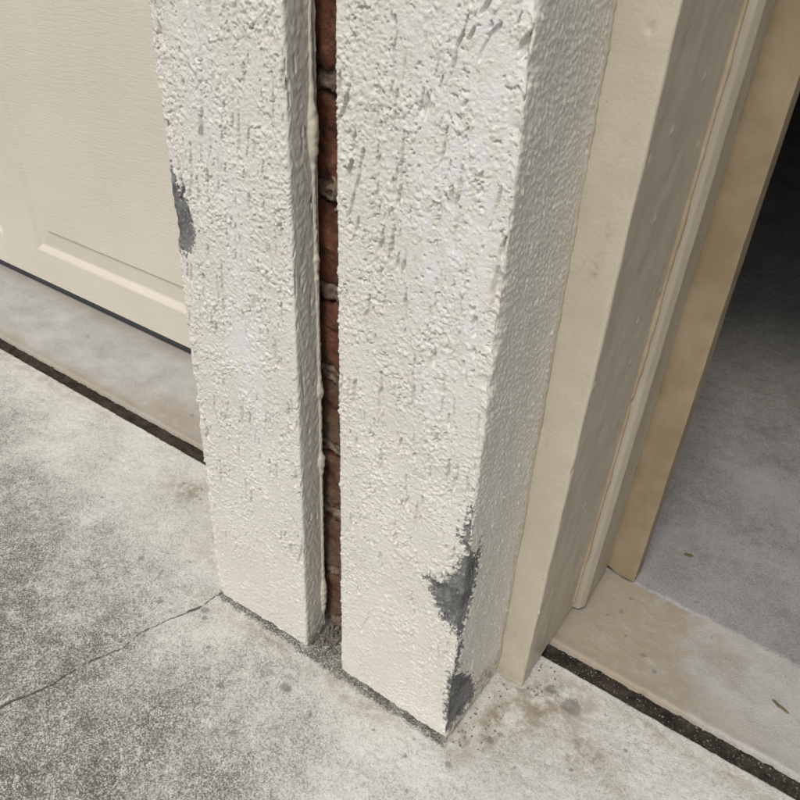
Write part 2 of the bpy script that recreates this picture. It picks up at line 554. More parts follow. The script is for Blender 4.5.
for (cx, cy, r) in [(0.083, 0.262, 0.0036), (0.085, 0.287, 0.0034), (0.072, 0.247, 0.003), (0.125, 0.218, 0.004), (0.142, 0.205, 0.004), (-0.93, 0.27, 0.004),
                    (-0.6, 0.22, 0.004), (0.10, 0.232, 0.0025), (0.18, 0.29, 0.002)]:
    SP = np.maximum(SP, 1.0 * blob(X, Y, cx, cy, r, r))
o = mesh_obj('threshold_slab', grid_mesh('threshold_slab', np.stack([X, Yd, Z], -1), M['thresh'],
             dict(dark=np.clip(DK, 0, 1), brown=np.clip(BR, 0, 1), spot=SP, crack=np.full_like(X, 1.0))))
tag(o, 'smooth tan grey concrete threshold strip behind the dark joint', kind='structure')

# garage floor
fx = spaced([(ROOM[0], -0.6, 0.06), (-0.6, 0.45, 0.006), (0.45, ROOM[1], 0.06)])
fy = spaced([(YS - 0.002, YS + 0.012, 0.0014), (YS + 0.012, 1.2, 0.006), (1.2, ROOM[3], 0.06)])
X, Y = np.meshgrid(fx, fy, indexing='ij')
H = 0.0022
Z = H + 0.0005 * fbm(X / 0.09, Y / 0.09, 61, 4)
e = sstep(YS + 0.004, YS - 0.002, Y)
Z -= (H + 0.002) * e
Yd = Y + (0.003 * fbm(X / 0.016, X * 0, 63, 4, 0.6) - 0.03 * (X - 0.08) * (np.abs(X) < 0.6)) * sstep(YS + 0.03, YS, Y)
Yd = Yd + 0.045 * sstep(-0.10, -0.14, X) * sstep(YS + 0.15, YS, Y)
DK = np.clip(0.55 * sstep(0.55, 0.95, Y + 0.12 * fbm(X / 0.2, Y / 0.2, 64, 3)) * sstep(2.6, 1.2, Y) + 0.25 + 0.3 * fbm(X / 0.12, Y / 0.12, 65, 4), 0, 0.85)  # interior light falloff painted into the floor with depth, plus random mottling
SP = np.zeros_like(X)
for (cx, cy, r) in [(0.09, 0.45, 0.003), (0.12, 0.52, 0.004), (0.06, 0.42, 0.003), (0.03, 0.55, 0.004), (0.18, 0.345, 0.003), (0.23, 0.38, 0.0025), (0.05, 0.7, 0.006), (0.17, 0.46, 0.002), (0.16, 0.37, 0.002), (0.2, 0.42, 0.003), (0.13, 0.36, 0.003), (0.1, 0.6, 0.005), (0.15, 0.33, 0.003), (0.21, 0.50, 0.003)]:
    SP = np.maximum(SP, blob(X, Y, cx, cy, r * 1.6, r))
BR = 0.5 * blob(X, Y, 0.03, 0.95, 0.2, 0.25)
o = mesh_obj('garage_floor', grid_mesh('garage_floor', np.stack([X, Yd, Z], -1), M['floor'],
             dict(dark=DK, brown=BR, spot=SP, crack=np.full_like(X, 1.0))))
tag(o, 'grey concrete garage floor fading into the dark interior', kind='structure')

# land around the drive
lg = np.array([-250, -60, -12, -4.3, 3.7, 12, 60, 250.0])
ly = np.array([-250, -60, -20, -9.1, 0.1, 8, 60, 250.0])
X, Y = np.meshgrid(lg, ly, indexing='ij')
o = mesh_obj('ground', grid_mesh('ground', np.stack([X, Y, X * 0 - 0.06], -1), M['lawn'], smooth=False))
tag(o, 'grass ground around the driveway and building', kind='structure')


# ------------------------------------------------------------------ stucco surface relief (metres), s and z in metres
def stucco_height(s, z, seed, fine=1.0):
    ws = s + 0.0007 * fbm(s / 0.006, z / 0.006, seed + 1, 2)
    wz = z + 0.0007 * fbm(s / 0.006, z / 0.006, seed + 2, 2)
    dens = 0.45 + 0.8 * fbm(s / 0.026, z / 0.045, seed + 3, 3)              # lumpy versus trowelled flat
    low = sstep(0.20, 0.05, z)
    # crumbly sand grains
    d1, i1 = worley(ws / 0.0046, wz / 0.0050, seed + 4)
    g1 = np.sqrt(np.clip(1 - (d1 * 1.9) ** 2, 0, 1)) * (i1 < np.clip(dens * 0.7 - 0.14, 0.015, 1))
    d2, i2 = worley(ws / 0.0026, wz / 0.0028, seed + 5)
    g2 = np.sqrt(np.clip(1 - (d2 * 1.7) ** 2, 0, 1)) * (i2 < np.clip(dens * 0.9 - 0.05, 0.05, 1))
    # torn pits, in clusters
    pn = fbm(s / 0.0040, z / 0.0048, seed + 11, 3, 0.6)
    cl = sstep(0.0, 0.7, fbm(s / 0.016, z / 0.024, seed + 13, 3) + 0.25)
    pt_ = sstep(0.52, 0.74, pn + 0.25 * (dens - 0.5)) * cl
    # dragged gouges
    gm = sstep(0.0, 0.4, fbm(s / 0.022, z / 0.06, seed + 6, 2) + 0.30 * sstep(0.05, 0.45, z) - 0.02)
    sl = s + 0.16 * (z - 0.3) * perlin(s / 0.10, z / 0.25, seed + 12) + 0.0008 * perlin(s / 0.01, z / 0.012, seed + 15)
    gn = perlin(sl / 0.0036, z / 0.042, seed + 7) + 0.45 * perlin(sl / 0.0024, z / 0.011, seed + 8)
    gr = sstep(0.38, 0.54, gn) * gm
    rim = sstep(0.16, 0.36, gn) * (1 - sstep(0.36, 0.44, gn)) * gm
    h = 0.0006 * fbm(s / 0.028, z / 0.045, seed + 9, 3)
    h = h + (0.0010 * g1 + 0.0007 * g2) * (1 - 0.3 * low) - 0.0020 * pt_ * (1 - 0.6 * low) - (0.0034 * gr - 0.0005 * rim) * (1 - 0.75 * low)
    flat = sstep(0.15, -0.35, fbm(s / 0.020, z / 0.030, seed + 16, 3))
    h = h * (1 - 0.45 * flat) - (0.0009 * pt_ + 0.0008 * gr) * (1 - low)
    h = h + 0.0003 * perlin(s / 0.0014, z / 0.0014, seed + 10) + 0.0003 * perlin(s / 0.0034, z / 0.0034, seed + 14)
    return h * fine - 0.0002


def return_height(s, z, seed):
    d1, i1 = worley((s + 0.18 * z) / 0.0030, z / 0.0034, seed)
    h = 0.00055 * np.clip(1 - d1 * 1.3, 0, 1) * (i1 < 0.7)
    h = h + 0.00045 * fbm((s + 0.15 * z) / 0.0030, z / 0.0036, seed + 1, 3) + 0.0006 * fbm(s / 0.03, z / 0.05, seed + 2, 2)
    d2, i2 = worley(s / 0.02, z / 0.03, seed + 5)
    return h + 0.0009 * sstep(0.12, 0.02, d2) * (i2 > 0.6)


def side_height(s, z, seed):
    n_ = perlin(s / 0.0045, z / 0.05, seed) + 0.5 * perlin(s / 0.0025, z / 0.010, seed + 1)
    d1, i1 = worley(s / 0.004, z / 0.006, seed + 3)
    h = 0.0004 * fbm(s / 0.007, z / 0.008, seed + 2, 3, 0.5) + 0.0003 * np.clip(1 - d1 * 1.5, 0, 1) * (i1 > 0.55)
    return h - 0.0040 * sstep(0.66, 0.80, n_)


ZV = spaced([(0.0, 0.66, 0.00062), (0.66, 0.9, 0.004), (0.9, ZTOP, 0.008)])


def sweep(corners_of_z, steps, radius, zs):
    """corners_of_z(z)->[(x,y) arrays]; returns P, normal, segment index, arc length along each; left side of travel is outward when turning outwards"""
    pts = [np.stack([np.broadcast_to(a, zs.shape), np.broadcast_to(b, zs.shape)], -1) for a, b in corners_of_z(zs)]
    rows, nrm, seg, arc = [], [], [], []
    base = 0.0
    for k in range(len(pts) - 1):
        a, b = pts[k], pts[k + 1]
        d = b - a
        L = np.linalg.norm(d, axis=-1, keepdims=True)
        t = d / L
        nn = np.stack([t[:, 1], -t[:, 0]], -1)
        Lm = float(L.mean())
        r0 = radius if k > 0 else 0.0
        r1 = radius if k < len(pts) - 2 else 0.0
        cnt = max(2, int((Lm - r0 - r1) / steps[k]))
        for u in np.linspace(r0 / Lm, 1 - r1 / Lm, cnt):
            rows.append(a + d * u)
            nrm.append(nn)
            seg.append(k)
            arc.append(base + u * Lm)
        if k < len(pts) - 2:
            c_ = pts[k + 2] - b
            t2 = c_ / np.linalg.norm(c_, axis=-1, keepdims=True)
            n2 = np.stack([t2[:, 1], -t2[:, 0]], -1)
            p0, p2 = b - t * radius, b + t2 * radius
            m_ = max(4, int(radius * 1.57 / 0.0006))
            for j in range(1, m_):
                q = j / m_
                rows.append((1 - q) ** 2 * p0 + 2 * q * (1 - q) * b + q * q * p2)
                v = nn * math.cos(q * math.pi / 2) + n2 * math.sin(q * math.pi / 2)
                nrm.append(v / np.linalg.norm(v, axis=-1, keepdims=True))
                seg.append(k + q)
                arc.append(base + Lm - radius + 2 * radius * q)
        base += Lm
    P = np.stack(rows)
    Nn = np.stack(nrm)
    return P, Nn, np.array(seg)[:, None], np.array(arc)[:, None]


def cap(Pb, inner):
    """strip from the bottom row to an inner line"""
    Q = Pb.copy()
    Q[:, :2] = inner(Pb)
    mid = (Pb + Q) / 2
    return np.stack([Pb, mid, Q], 1)


pier = empty('garage_pier', (-0.15, 0.0, 0.0))
tag(pier, 'cream stucco pier between the two garage doors with brick showing in its gap', 'pier')
POFF = np.array([0.15, 0.0, 0.0])

# ---- right band: front face, worn corner and return
P, Nn, SEG, ARC = sweep(lambda z: [(xC(z) + 0.004, 0.030), (xC(z), 0.0), (xD(z), 0.0), (xD(z) + 0.001, RET)], [0.0014, 0.00062, 0.0009], 0.0028, ZV)
Zg = np.broadcast_to(ZV, P.shape[:2])
fr = sstep(2.0, 1.35, SEG + 0 * Zg)        # 1 on the front, 0 on the return
tf = np.clip(SEG - 1, 0, 1)
h = stucco_height(ARC + 0 * Zg, Zg, 100) * (1 - tf) + return_height(ARC + 0 * Zg, Zg, 130) * tf
h = h * np.where(SEG + 0 * Zg < 0.5, 0.6, 1.0)
xw = P[..., 0]
yw_ = P[..., 1]
onret = np.clip(SEG - 1, 0, 1) + 0 * Zg
# bare cement patches: (u, z) with u = x on the front (negative) and u = y on the return (positive)
U = np.where(onret > 0.5, yw_, xw - xD(Zg))
chip1 = poly_sd(U, Zg, [(-0.041, 0.197), (-0.030, 0.206), (-0.020, 0.2085), (-0.012, 0.223), (-0.006, 0.247), (0.004, 0.252), (0.014, 0.247), (0.021, 0.262),
                        (0.023, 0.235), (0.022, 0.200), (0.015, 0.165), (0.006, 0.142), (-0.003, 0.150), (-0.014, 0.155), (-0.024, 0.168), (-0.030, 0.185)])
chip2 = poly_sd(U, Zg, [(-0.004, 0.092), (0.008, 0.094), (0.020, 0.080), (0.036, 0.062), (0.050, 0.030), (0.052, 0.012), (0.034, 0.008), (0.018, 0.014), (0.004, 0.012), (-0.004, 0.04)])
chip3 = poly_sd(U, Zg, [(-0.010, 0.262), (-0.004, 0.285), (0.0, 0.30), (0.003, 0.27), (0.0, 0.245)])
chip4 = poly_sd(U, Zg, [(0.002, 0.140), (0.010, 0.142), (0.012, 0.10), (0.006, 0.092), (0.001, 0.11)])
jit = 0.0035 * fbm(U / 0.007, Zg / 0.009, 171, 4)
sdv = np.maximum(np.maximum(chip1, chip2 + 0.003), np.maximum(chip3 + 0.001, chip4 + 0.001)) + jit - 1.8 * (h + 0.0002)
grey = np.clip(sdv / 0.010, -3, 2)
inch = sstep(-0.001, 0.005, sdv)
hole = blob(U, Zg, -0.004, 0.170, 0.010, 0.014)
h = h * (1 - 0.55 * inch) - 0.0016 * inch - 0.0045 * hole * inch
# edge dents along the arris
arr = np.exp(-(U / 0.006) ** 2)
h = h - arr * 0.0028 * sstep(0.10, 0.7, fbm(Zg / 0.02, Zg * 0 + 0.7, 173, 3))
h = h - 0.003 * blob(U, Zg, 0.0, 0.405, 0.006, 0.007)
chalk = 0.5 * blob(xw, Zg, -0.055, 0.58, 0.045, 0.10) + 0.55 * blob(xw, Zg, -0.052, 0.48, 0.022, 0.06) + 0.6 * blob(xw, Zg, -0.049, 0.38, 0.014, 0.045) + 0.5 * blob(xw, Zg, -0.018, 0.50, 0.018, 0.17)
chalk = chalk * (0.7 + 0.9 * fbm(xw / 0.012, Zg / 0.016, 191, 3))
chalk = chalk * (1 - onret)
h = h * (1 - 0.45 * np.clip(chalk, 0, 1))
grime = 0.9 * sstep(0.05, 0.0, Zg) * (onret * 0.7 + 0.3) + 0.45 * onret * blob(yw_, Zg, 0.05, 0.03, 0.05, 0.03)
zb = 0.0095 + 0.0016 * fbm(ARC / 0.012, ARC * 0, 181, 4)
zb = zb - 0.004 * onret[:, :1] - np.where(SEG < 0.5, 0.0, 0.0)
Zd = zb + Zg * (ZTOP - zb) / ZTOP
PP = np.concatenate([P + Nn * h[..., None], Zd[..., None]], -1) + POFF


def inner_r(Pb):
    q = Pb[:, :2].copy()
    q[:, 0] = np.clip(q[:, 0], xC(0.0) + 0.012 + 0.15, 0.15 - 0.016)
    q[:, 1] = np.clip(q[:, 1], 0.022, 0.1)
    return q


me = grid_mesh('stucco_band', PP, M['stucco'], dict(grey=grey, chalk=chalk, grime=grime), extra=[cap(PP[:, 0], inner_r)])
o = mesh_obj('stucco_band', me, pier)
o['label'] = 'wider right stucco band with chipped grey corner'

# ---- left band
P, Nn, SEG, ARC = sweep(lambda z: [(xA(z), RET), (xA(z), 0.0), (xB(z), 0.0), (xB(z) - 0.001, 0.031)], [0.003, 0.00062, 0.0008], 0.0028, ZV)
Zg = np.broadcast_to(ZV, P.shape[:2])
A0 = ARC + 0 * Zg
S0 = SEG + 0 * Zg
hf = stucco_height(A0, Zg, 200)
hs = side_height(A0, Zg, 230)
hl = return_height(A0, Zg, 250)
tl, tr = np.clip(S0, 0, 1), np.clip(S0 - 1, 0, 1)
h = hl * (1 - tl) + tl * (hf * (1 - tr) + hs * tr)
xw, yw_ = P[..., 0], P[..., 1]
U = np.where(S0 < 0.5, -yw_, xw - xA(Zg))
chip = poly_sd(U, Zg, [(-0.015, 0.495), (0.003, 0.497), (0.012, 0.478), (0.021, 0.463), (0.025, 0.438), (0.018, 0.424), (0.006, 0.420), (-0.004, 0.420), (-0.015, 0.44)])
sdv = chip + 0.004 * fbm(U / 0.007, Zg / 0.012, 271, 4) - 1.8 * (h + 0.0002)
grey = np.clip(sdv / 0.010, -3, 2)
inch = sstep(-0.001, 0.003, sdv)
h = h * (1 - 0.55 * inch) - 0.0010 * inch
arr = np.exp(-(U / 0.006) ** 2)
h = h + arr * (0.0012 * fbm(Zg / 0.009, U / 0.01, 273, 3) - 0.0016 * sstep(0.1, 0.6, fbm(Zg / 0.03, Zg * 0 + 0.3, 274, 3)))
dent = blob(xw, Zg, -0.232, 0.352, 0.010, 0.013)
h = h * (1 - 0.8 * dent) - 0.0018 * dent
chalk = (0.6 * blob(xw, Zg, -0.228, 0.45, 0.016, 0.06) + 0.9 * blob(xw, Zg, -0.233, 0.355, 0.020, 0.04) + 0.75 * blob(xw, Zg, -0.220, 0.29, 0.013, 0.045)) * (0.8 + 0.9 * fbm(xw / 0.01, Zg / 0.014, 291, 3)) + 0.4 * blob(xw, Zg, -0.25, 0.56, 0.02, 0.08)
chalk = chalk * (1 - tr)
h = h * (1 - 0.5 * np.clip(chalk, 0, 1))
grime = 0.8 * sstep(0.045, 0.0, Zg) * 0.5 + 0.35 * tr * sstep(0.25, 0.0, Zg)
zb = 0.0085 + 0.0015 * fbm(ARC / 0.012, ARC * 0, 281, 4) + 0.006 * np.clip(SEG - 1, 0, 1) * (0.5 + fbm(ARC / 0.006, ARC * 0 + 2, 283, 2))
zb = zb - 0.006 * (1 - sstep(0.10, 0.22, ARC))
Zd = zb + Zg * (ZTOP - zb) / ZTOP
PP = np.concatenate([P + Nn * h[..., None], Zd[..., None]], -1) + POFF


def inner_l(Pb):
    q = Pb[:, :2].copy()
    q[:, 0] = np.clip(q[:, 0], -0.29 + 0.15, -0.186 + 0.15)
    q[:, 1] = np.clip(q[:, 1], 0.022, 0.1)
    return q


me = grid_mesh('stucco_band', PP, M['stucco'], dict(grey=grey, chalk=chalk, grime=grime), extra=[cap(PP[:, 0], inner_l)])
o = mesh_obj('stucco_band', me, pier)
o['label'] = 'narrower left stucco band beside the closed door'

# ---- sealant bead squeezed along the back edge of the left band
zs = spaced([(0.03, 0.66, 0.0012), (0.66, ZTOP, 0.01)])
th = np.linspace(-0.6 * math.pi, 0.75 * math.pi, 13)
TH, ZS = np.meshgrid(th, zs, indexing='ij')
lump = 0.0036 * sstep(0.1, 0.9, fbm(ZS / 0.045, ZS * 0 + 1.7, 301, 4)) + 0.004 * blob(ZS, ZS, 0.545, 0.545, 0.016, 1) + 0.003 * blob(ZS, ZS, 0.075, 0.075, 0.01, 1)
rr = 0.0014 + 0.7 * lump + 0.0006 * fbm(ZS / 0.006, TH / 0.7, 303, 3)
rr = rr * sstep(0.025, 0.05, ZS + 0.0) + 0.0004
BX = xB(ZS) - 0.0012 + rr * np.cos(TH)
BY = 0.0265 + 0.0035 * sstep(0.6, 0.3, ZS) + 1.1 * rr * np.sin(TH) - 0.001
o = mesh_obj('sealant_bead', grid_mesh('sealant_bead', np.stack([BX, BY, ZS], -1) + POFF, M['sealant']), pier)

# ---- bricks and mortar seen in the gap
CH, MJ, BZ0 = 0.08, 0.015, 0.0923
YB = 0.040


def brick_mesh(seed):
    xs = spaced([(-0.115, -0.035, 0.008), (-0.035, 0.035, 0.0022), (0.035, 0.115, 0.008)])
    hz = (CH - MJ) / 2
    zz = np.linspace(-hz, hz, 28)
    X, Z = np.meshgrid(xs, zz, indexing='ij')
    ed = np.minimum(hz - np.abs(Z), 0.05)
    Y = 0.0030 * fbm(X / 0.022, Z / 0.022, seed, 4) + 0.0013 * fbm(X / 0.006, Z / 0.006, seed + 3, 3)
    Y = Y + 0.0035 * np.exp(-ed / 0.0014) + 0.004 * sstep(0.3, 0.8, fbm(X / 0.02, Z / 0.02, seed + 5, 3)) * np.exp(-ed / 0.012)
    ck = np.abs(Z + 0.012 * perlin(X / 0.03, X * 0, seed + 7) - 0.012 * (RND[seed] - 0.5) * 2)
    Y = Y + 0.003 * np.exp(-(ck / 0.0012) ** 2) * sstep(-0.1, 0.3, perlin(X / 0.03, Z * 0, seed + 8))
    Zw = Z + 0.005 * fbm(X / 0.014, Z / 0.05, seed + 9, 4, 0.6) * sstep(0.6, 1.0, np.abs(Z) / hz)
    F = np.stack([X, Y, Zw], -1)
    ex = []
    for j, sg in ((0, -1), (-1, 1)):
        a = F[:, j]
        b = a.copy()
        b[:, 1] = 0.09
        b[:, 2] = sg * hz
        ex.append(np.stack([a, b] if sg < 0 else [b, a], 1))
    for j in (0, -1):
        a = F[j]
        b = a.copy()
        b[:, 1] = 0.09
        ex.append(np.stack([a, b], 0) if j == -1 else np.stack([b, a], 0))
    dust = 0.3 + 0 * X
    return F, ex, dust


bms = []
for v in range(5):
    F, ex, dust = brick_mesh(400 + v * 20)
    bms.append(grid_mesh('brick', F, M['brick'], dict(dust=dust), extra=ex))
dusty = []
for v in range(2):
    F, ex, dust = brick_mesh(540 + v * 20)
    dusty.append(grid_mesh('brick', F, M['brick'], dict(dust=dust * 0 + 1.0), extra=ex))
rb = random.Random(5)
k = -1
while BZ0 + CH * k + CH < ZTOP:
    zc = BZ0 + CH * k + CH / 2
    src = dusty[k % 2] if k < 3 else bms[(k * 3) % 5]
    o = mesh_obj('brick', src, pier)
    o.location = (-0.151 + 0.15 + rb.uniform(-0.012, 0.012), YB + rb.uniform(-0.0015, 0.0015), zc)
    if rb.random() < 0.5:
        o.scale = (-1, 1, 1)
    o.rotation_euler = (rb.uniform(-0.01, 0.01), rb.uniform(-0.012, 0.012), rb.uniform(-0.02, 0.02))
    k += 1
mz = spaced([(0.0, 0.66, 0.0018), (0.66, ZTOP, 0.012)])
mx = np.linspace(-0.265, -0.04, 90)
X, Z = np.meshgrid(mx, mz, indexing='ij')
inj = ((Z - BZ0 + CH / 2) % CH) - CH / 2
Y = YB + 0.0022 + 0.0035 * fbm(X / 0.014, Z / 0.014, 601, 4) + 0.0022 * fbm(X / 0.005, Z / 0.005, 602, 3, 0.6) + 0.004 * sstep(0.2, 0.8, fbm(X / 0.03, Z / 0.03, 603, 2))
Y = Y + 0.0002 + 0.008 * sstep(0.006, 0.010, np.abs(inj + 0.004 * fbm(X / 0.02, Z / 0.05, 605, 3)) - 0.012 * sstep(0.25, 0.8, fbm(X / 0.025, Z / 0.02, 607, 3)))
o = mesh_obj('mortar', grid_mesh('mortar', np.stack([X, Y, Z], -1) + POFF, M['mortar']), pier)
o = mesh_obj('pier_core', box_mesh('pier_core', -0.288 + 0.15, -0.014 + 0.15, 0.052, 0.30, 0.001, ZTOP, M['mortar']), pier)

# ------------------------------------------------------------------ right door frame: casing, stop, brown board
frame = empty('door_frame', (0.04, 0.2, 0.0))
tag(frame, 'cream painted garage door frame with brown inner board right of the stucco pier', 'door frame')
FO = -np.array([0.04, 0.2, 0.0])
ZF = spaced([(0.0, 0.70, 0.0018), (0.70, ZTOP, 0.02)])
P, Nn, SEG, ARC = sweep(lambda z: [(-0.012 + 0 * z, 0.1005), (xF(z), 0.1005), (xF(z), yG(z) + 0.012)], [0.0015, 0.0022], 0.0032, ZF)
Zg = np.broadcast_to(ZF, P.shape[:2])
h = 0.0007 * fbm(ARC / 0.03 + 0 * Zg, Zg / 0.04, 701, 2)
d1, i1 = worley(ARC / 0.03 + 0 * Zg, Zg / 0.05, 705)
h = h + 0.0013 * sstep(0.09, 0.02, d1) * (i1 > 0.7) - 0.0012 * sstep(0.10, 0.03, d1) * (i1 < 0.10)
zb = 0.006 + 0.0015 * fbm(ARC / 0.02, ARC * 0, 711, 3) + np.where(SEG > 0.5, 0.0, 0.0)
zb = zb - 0.016 * sstep(0.075, 0.045, ARC)
zb = np.maximum(zb, 0.0012)
Zd = zb + Zg * (ZTOP - zb) / ZTOP
PP = np.concatenate([P + Nn * h[..., None], Zd[..., None]], -1) + FO


def inner_f(Pb):
    q = Pb[:, :2].copy()
    q[:, 0] = np.clip(q[:, 0], -1, 0.02 - 0.04)
    q[:, 1] = np.clip(q[:, 1], 0.115 - 0.2, 1)
    return q


SPL = np.clip(0.55 * sstep(0.09, -0.03, Zd - 0.05 * fbm(ARC / 0.03 + 0 * Zg, Zg / 0.05, 761, 3)) + 0.35 * sstep(0.35, 0.8, fbm(ARC / 0.02 + 0 * Zg, Zg / 0.09, 763, 3)), 0, 1)
mesh_obj('jamb_casing', grid_mesh('jamb_casing', PP, M['frame'], dict(splash=SPL), extra=[cap(PP[:, 0], inner_f)]), frame)
# painted caulk fillet where the casing meets the stucco
zs = spaced([(0.012, 0.70, 0.0016), (0.70, ZTOP, 0.02)])
th = np.linspace(-0.7 * math.pi, 0.35 * math.pi, 8)
TH, ZS = np.meshgrid(th, zs, indexing='ij')
rr = 0.0026 + 0.0007 * fbm(ZS / 0.03, ZS * 0 + 0.7, 751, 4) + 0.0006 * fbm(ZS / 0.004, TH, 753, 2)
mesh_obj('caulk_line', grid_mesh('caulk_line', np.stack([xD(ZS) + 0.0005 + rr * np.cos(TH), 0.1005 + rr * np.sin(TH), ZS], -1) + FO, M['stop']), frame)
# stop moulding
P, Nn, SEG, ARC = sweep(lambda z: [(xF(z) - 0.004, yG(z) + 0.006), (xF(z) + 0.0075, yG(z) + 0.008), (xF(z) + 0.0125, yG(z) + 0.016), (xF(z) + 0.0105, yG(z) + 0.028),
                                   (xF(z) + 0.0095, 0.3065)], [0.001, 0.001, 0.001, 0.0012], 0.0016, ZF)
Zg = np.broadcast_to(ZF, P.shape[:2])
h = 0.0004 * fbm(ARC / 0.02 + 0 * Zg, Zg / 0.05, 721, 3)
zb = 0.0105 + 0.0012 * fbm(ARC / 0.01, ARC * 0, 722, 3)
Zd = zb + Zg * (ZTOP - zb) / ZTOP
PP = np.concatenate([P + Nn * h[..., None], Zd[..., None]], -1) + FO


def inner_s(Pb):
    q = Pb[:, :2].copy()
    q[:, 0] = -0.01
    return q


mesh_obj('door_stop', grid_mesh('door_stop', PP, M['stop'], extra=[cap(PP[:, 0], inner_s)]), frame)
# aged caulk between casing and stop
zs = spaced([(0.02, 0.70, 0.0016), (0.70, ZTOP, 0.02)])
th = np.linspace(-0.75 * math.pi, 0.6 * math.pi, 9)
TH, ZS = np.meshgrid(th, zs, indexing='ij')
rr = 0.0024 + 0.0012 * sstep(0.0, 0.8, fbm(ZS / 0.04, ZS * 0 + 1.7, 731, 3))
rr = rr * (1 - 0.85 * sstep(0.25, 0.6, fbm(ZS / 0.016, ZS * 0 + 9.7, 733, 3)) * sstep(0.42, 0.36, ZS) * sstep(0.27, 0.3, ZS))
PX = xF(ZS) + 0.0005 + rr * np.cos(TH + math.pi * 0) * 0.9
PY = yG(ZS) + 0.0045 + rr * np.sin(TH)
mesh_obj('caulk_line', grid_mesh('caulk_line', np.stack([PX, PY, ZS], -1) + FO, M['caulk']), frame)
# brown board
P, Nn, SEG, ARC = sweep(lambda z: [(0.030 + 0 * z, 0.3085), (0.0797 + 0 * z, 0.3085), (0.0797 + 0 * z, 0.336)], [0.003, 0.003], 0.0015, ZF)
Zg = np.broadcast_to(ZF, P.shape[:2])
h = 0.0004 * fbm(ARC / 0.02 + 0 * Zg, Zg / 0.05, 741, 3)
zb = 0.0075 + 0.0012 * fbm(ARC / 0.012, ARC * 0, 742, 3) + 0.006 * sstep(0.03, 0.015, ARC)
Zd = zb + Zg * (ZTOP - zb) / ZTOP
PP = np.concatenate([P + Nn * h[..., None], Zd[..., None]], -1) + FO


def inner_b(Pb):
    q = Pb[:, :2].copy()
    q[:, 1] = 0.136
    return q


mesh_obj('inner_board', grid_mesh('inner_board', PP, M['brown'], extra=[cap(PP[:, 0], inner_b)]), frame)
# the matching frame on the far side of the pier, by the closed door
f2 = frame.copy()
COL.objects.link(f2)
f2.scale = (-1, 1, 1)
f2.location = (-0.30 - 0.04, 0.2, 0.0)
f2['label'] = 'matching cream door frame on the closed door side of the pier'
for ch in list(frame.children):
    if ch.name.startswith('inner_board'):
        continue
    c2 = ch.copy()
    COL.objects.link(c2)
    c2.parent = f2


# ------------------------------------------------------------------ garage doors
def panel_mesh(W, Hh, seed):
    """raised panel: outer bevel falls in, broad slope rises, small step up to the field; local origin at lower left, face towards -Y"""
    b1, b2, b3 = 0.014, 0.046, 0.051
    prof = lambda d: np.interp(d, [0, 0.0025, b1 - 0.002, b1 + 0.001, b2, b2 + 0.0012, b3, 1], [0, 0.0007, 0.0068, 0.0074, 0.0046, 0.0040, 0.0, 0.0])
    def ax(L):
        e = np.concatenate([spaced([(0, b1 + 0.002, 0.0014), (b1 + 0.002, b2 - 0.002, 0.007), (b2 - 0.002, b3 + 0.002, 0.0011), (b3 + 0.002, L / 2, 0.04)])])
        return np.concatenate([e, (L - e[::-1])[1:]])
    X, Z = np.meshgrid(ax(W), ax(Hh), indexing='ij')
    d = np.minimum(np.minimum(X, W - X), np.minimum(Z, Hh - Z))
    return np.stack([X, prof(d), Z], -1)


def garage_door(x0, x1, zbase, label, panels, secs=3, hs=0.69):
    d = empty('garage_door', ((x0 + x1) / 2, YD, zbase))
    tag(d, label, 'garage door', 'sectional garage doors')
    cx = (x0 + x1) / 2
    pm = {}
    for s in range(secs):
        z0 = s * hs + (0.019 if s == 0 else 0.002)
        z1 = (s + 1) * hs
        # rails and stiles as one pressed sheet with openings
        xs = [x0] + [q for p_ in panels for q in p_] + [x1]
        zp0, zp1 = s * hs + 0.0845, s * hs + 0.603
        pts = []
        import bmesh
        bm = bmesh.new()

        def quad(a, b, c_, e_):
            vs = [bm.verts.new((u - cx, 0, v)) for u, v in ((a, c_), (b, c_), (b, e_), (a, e_))]
            bm.faces.new(vs)
        quad(x0, x1, z0, zp0)
        quad(x0, x1, zp1, z1)
        for i in range(0, len(xs), 2):
            quad(xs[i], xs[i + 1], zp0, zp1)
        # turned edges top and bottom
        for zz in (z0, z1):
            vs = [bm.verts.new(q) for q in ((x0 - cx, 0, zz), (x1 - cx, 0, zz), (x1 - cx, 0.04, zz), (x0 - cx, 0.04, zz))]
            bm.faces.new(vs)
        vs = [bm.verts.new(q) for q in ((x0 - cx, 0.04, z0), (x1 - cx, 0.04, z0), (x1 - cx, 0.04, z1), (x0 - cx, 0.04, z1))]
        bm.faces.new(vs)
        bmesh.ops.remove_doubles(bm, verts=bm.verts, dist=1e-5)
        me = bpy.data.meshes.new('door_section')
        bm.to_mesh(me)
        bm.free()
        me.materials.append(M['door'])
        so = mesh_obj('door_section', me, d)
        for (a, b) in panels:
            key = round(b - a, 4)
            if key not in pm:
                pm[key] = grid_mesh('panel', panel_mesh(b - a, zp1 - zp0, 5), M['door'], smooth=False)
            po = mesh_obj('panel', pm[key], so)
            po.location = (a - cx, 0, zp0)
    th = np.linspace(0, 2 * math.pi, 13)
    prof = np.stack([0.0175 + 0.016 * np.cos(th), 0.0065 + 0.0105 * np.sin(th)], -1)
    xx = np.linspace(x0, x1, 60)
    P = np.zeros((len(xx), len(th), 3))
    P[..., 0] = (xx - cx)[:, None]
    P[..., 1] = prof[None, :, 0]
    P[..., 2] = prof[None, :, 1] + 0.004
    mesh_obj('bottom_seal', grid_mesh('bottom_seal', P, M['rubber']), d)
    return d


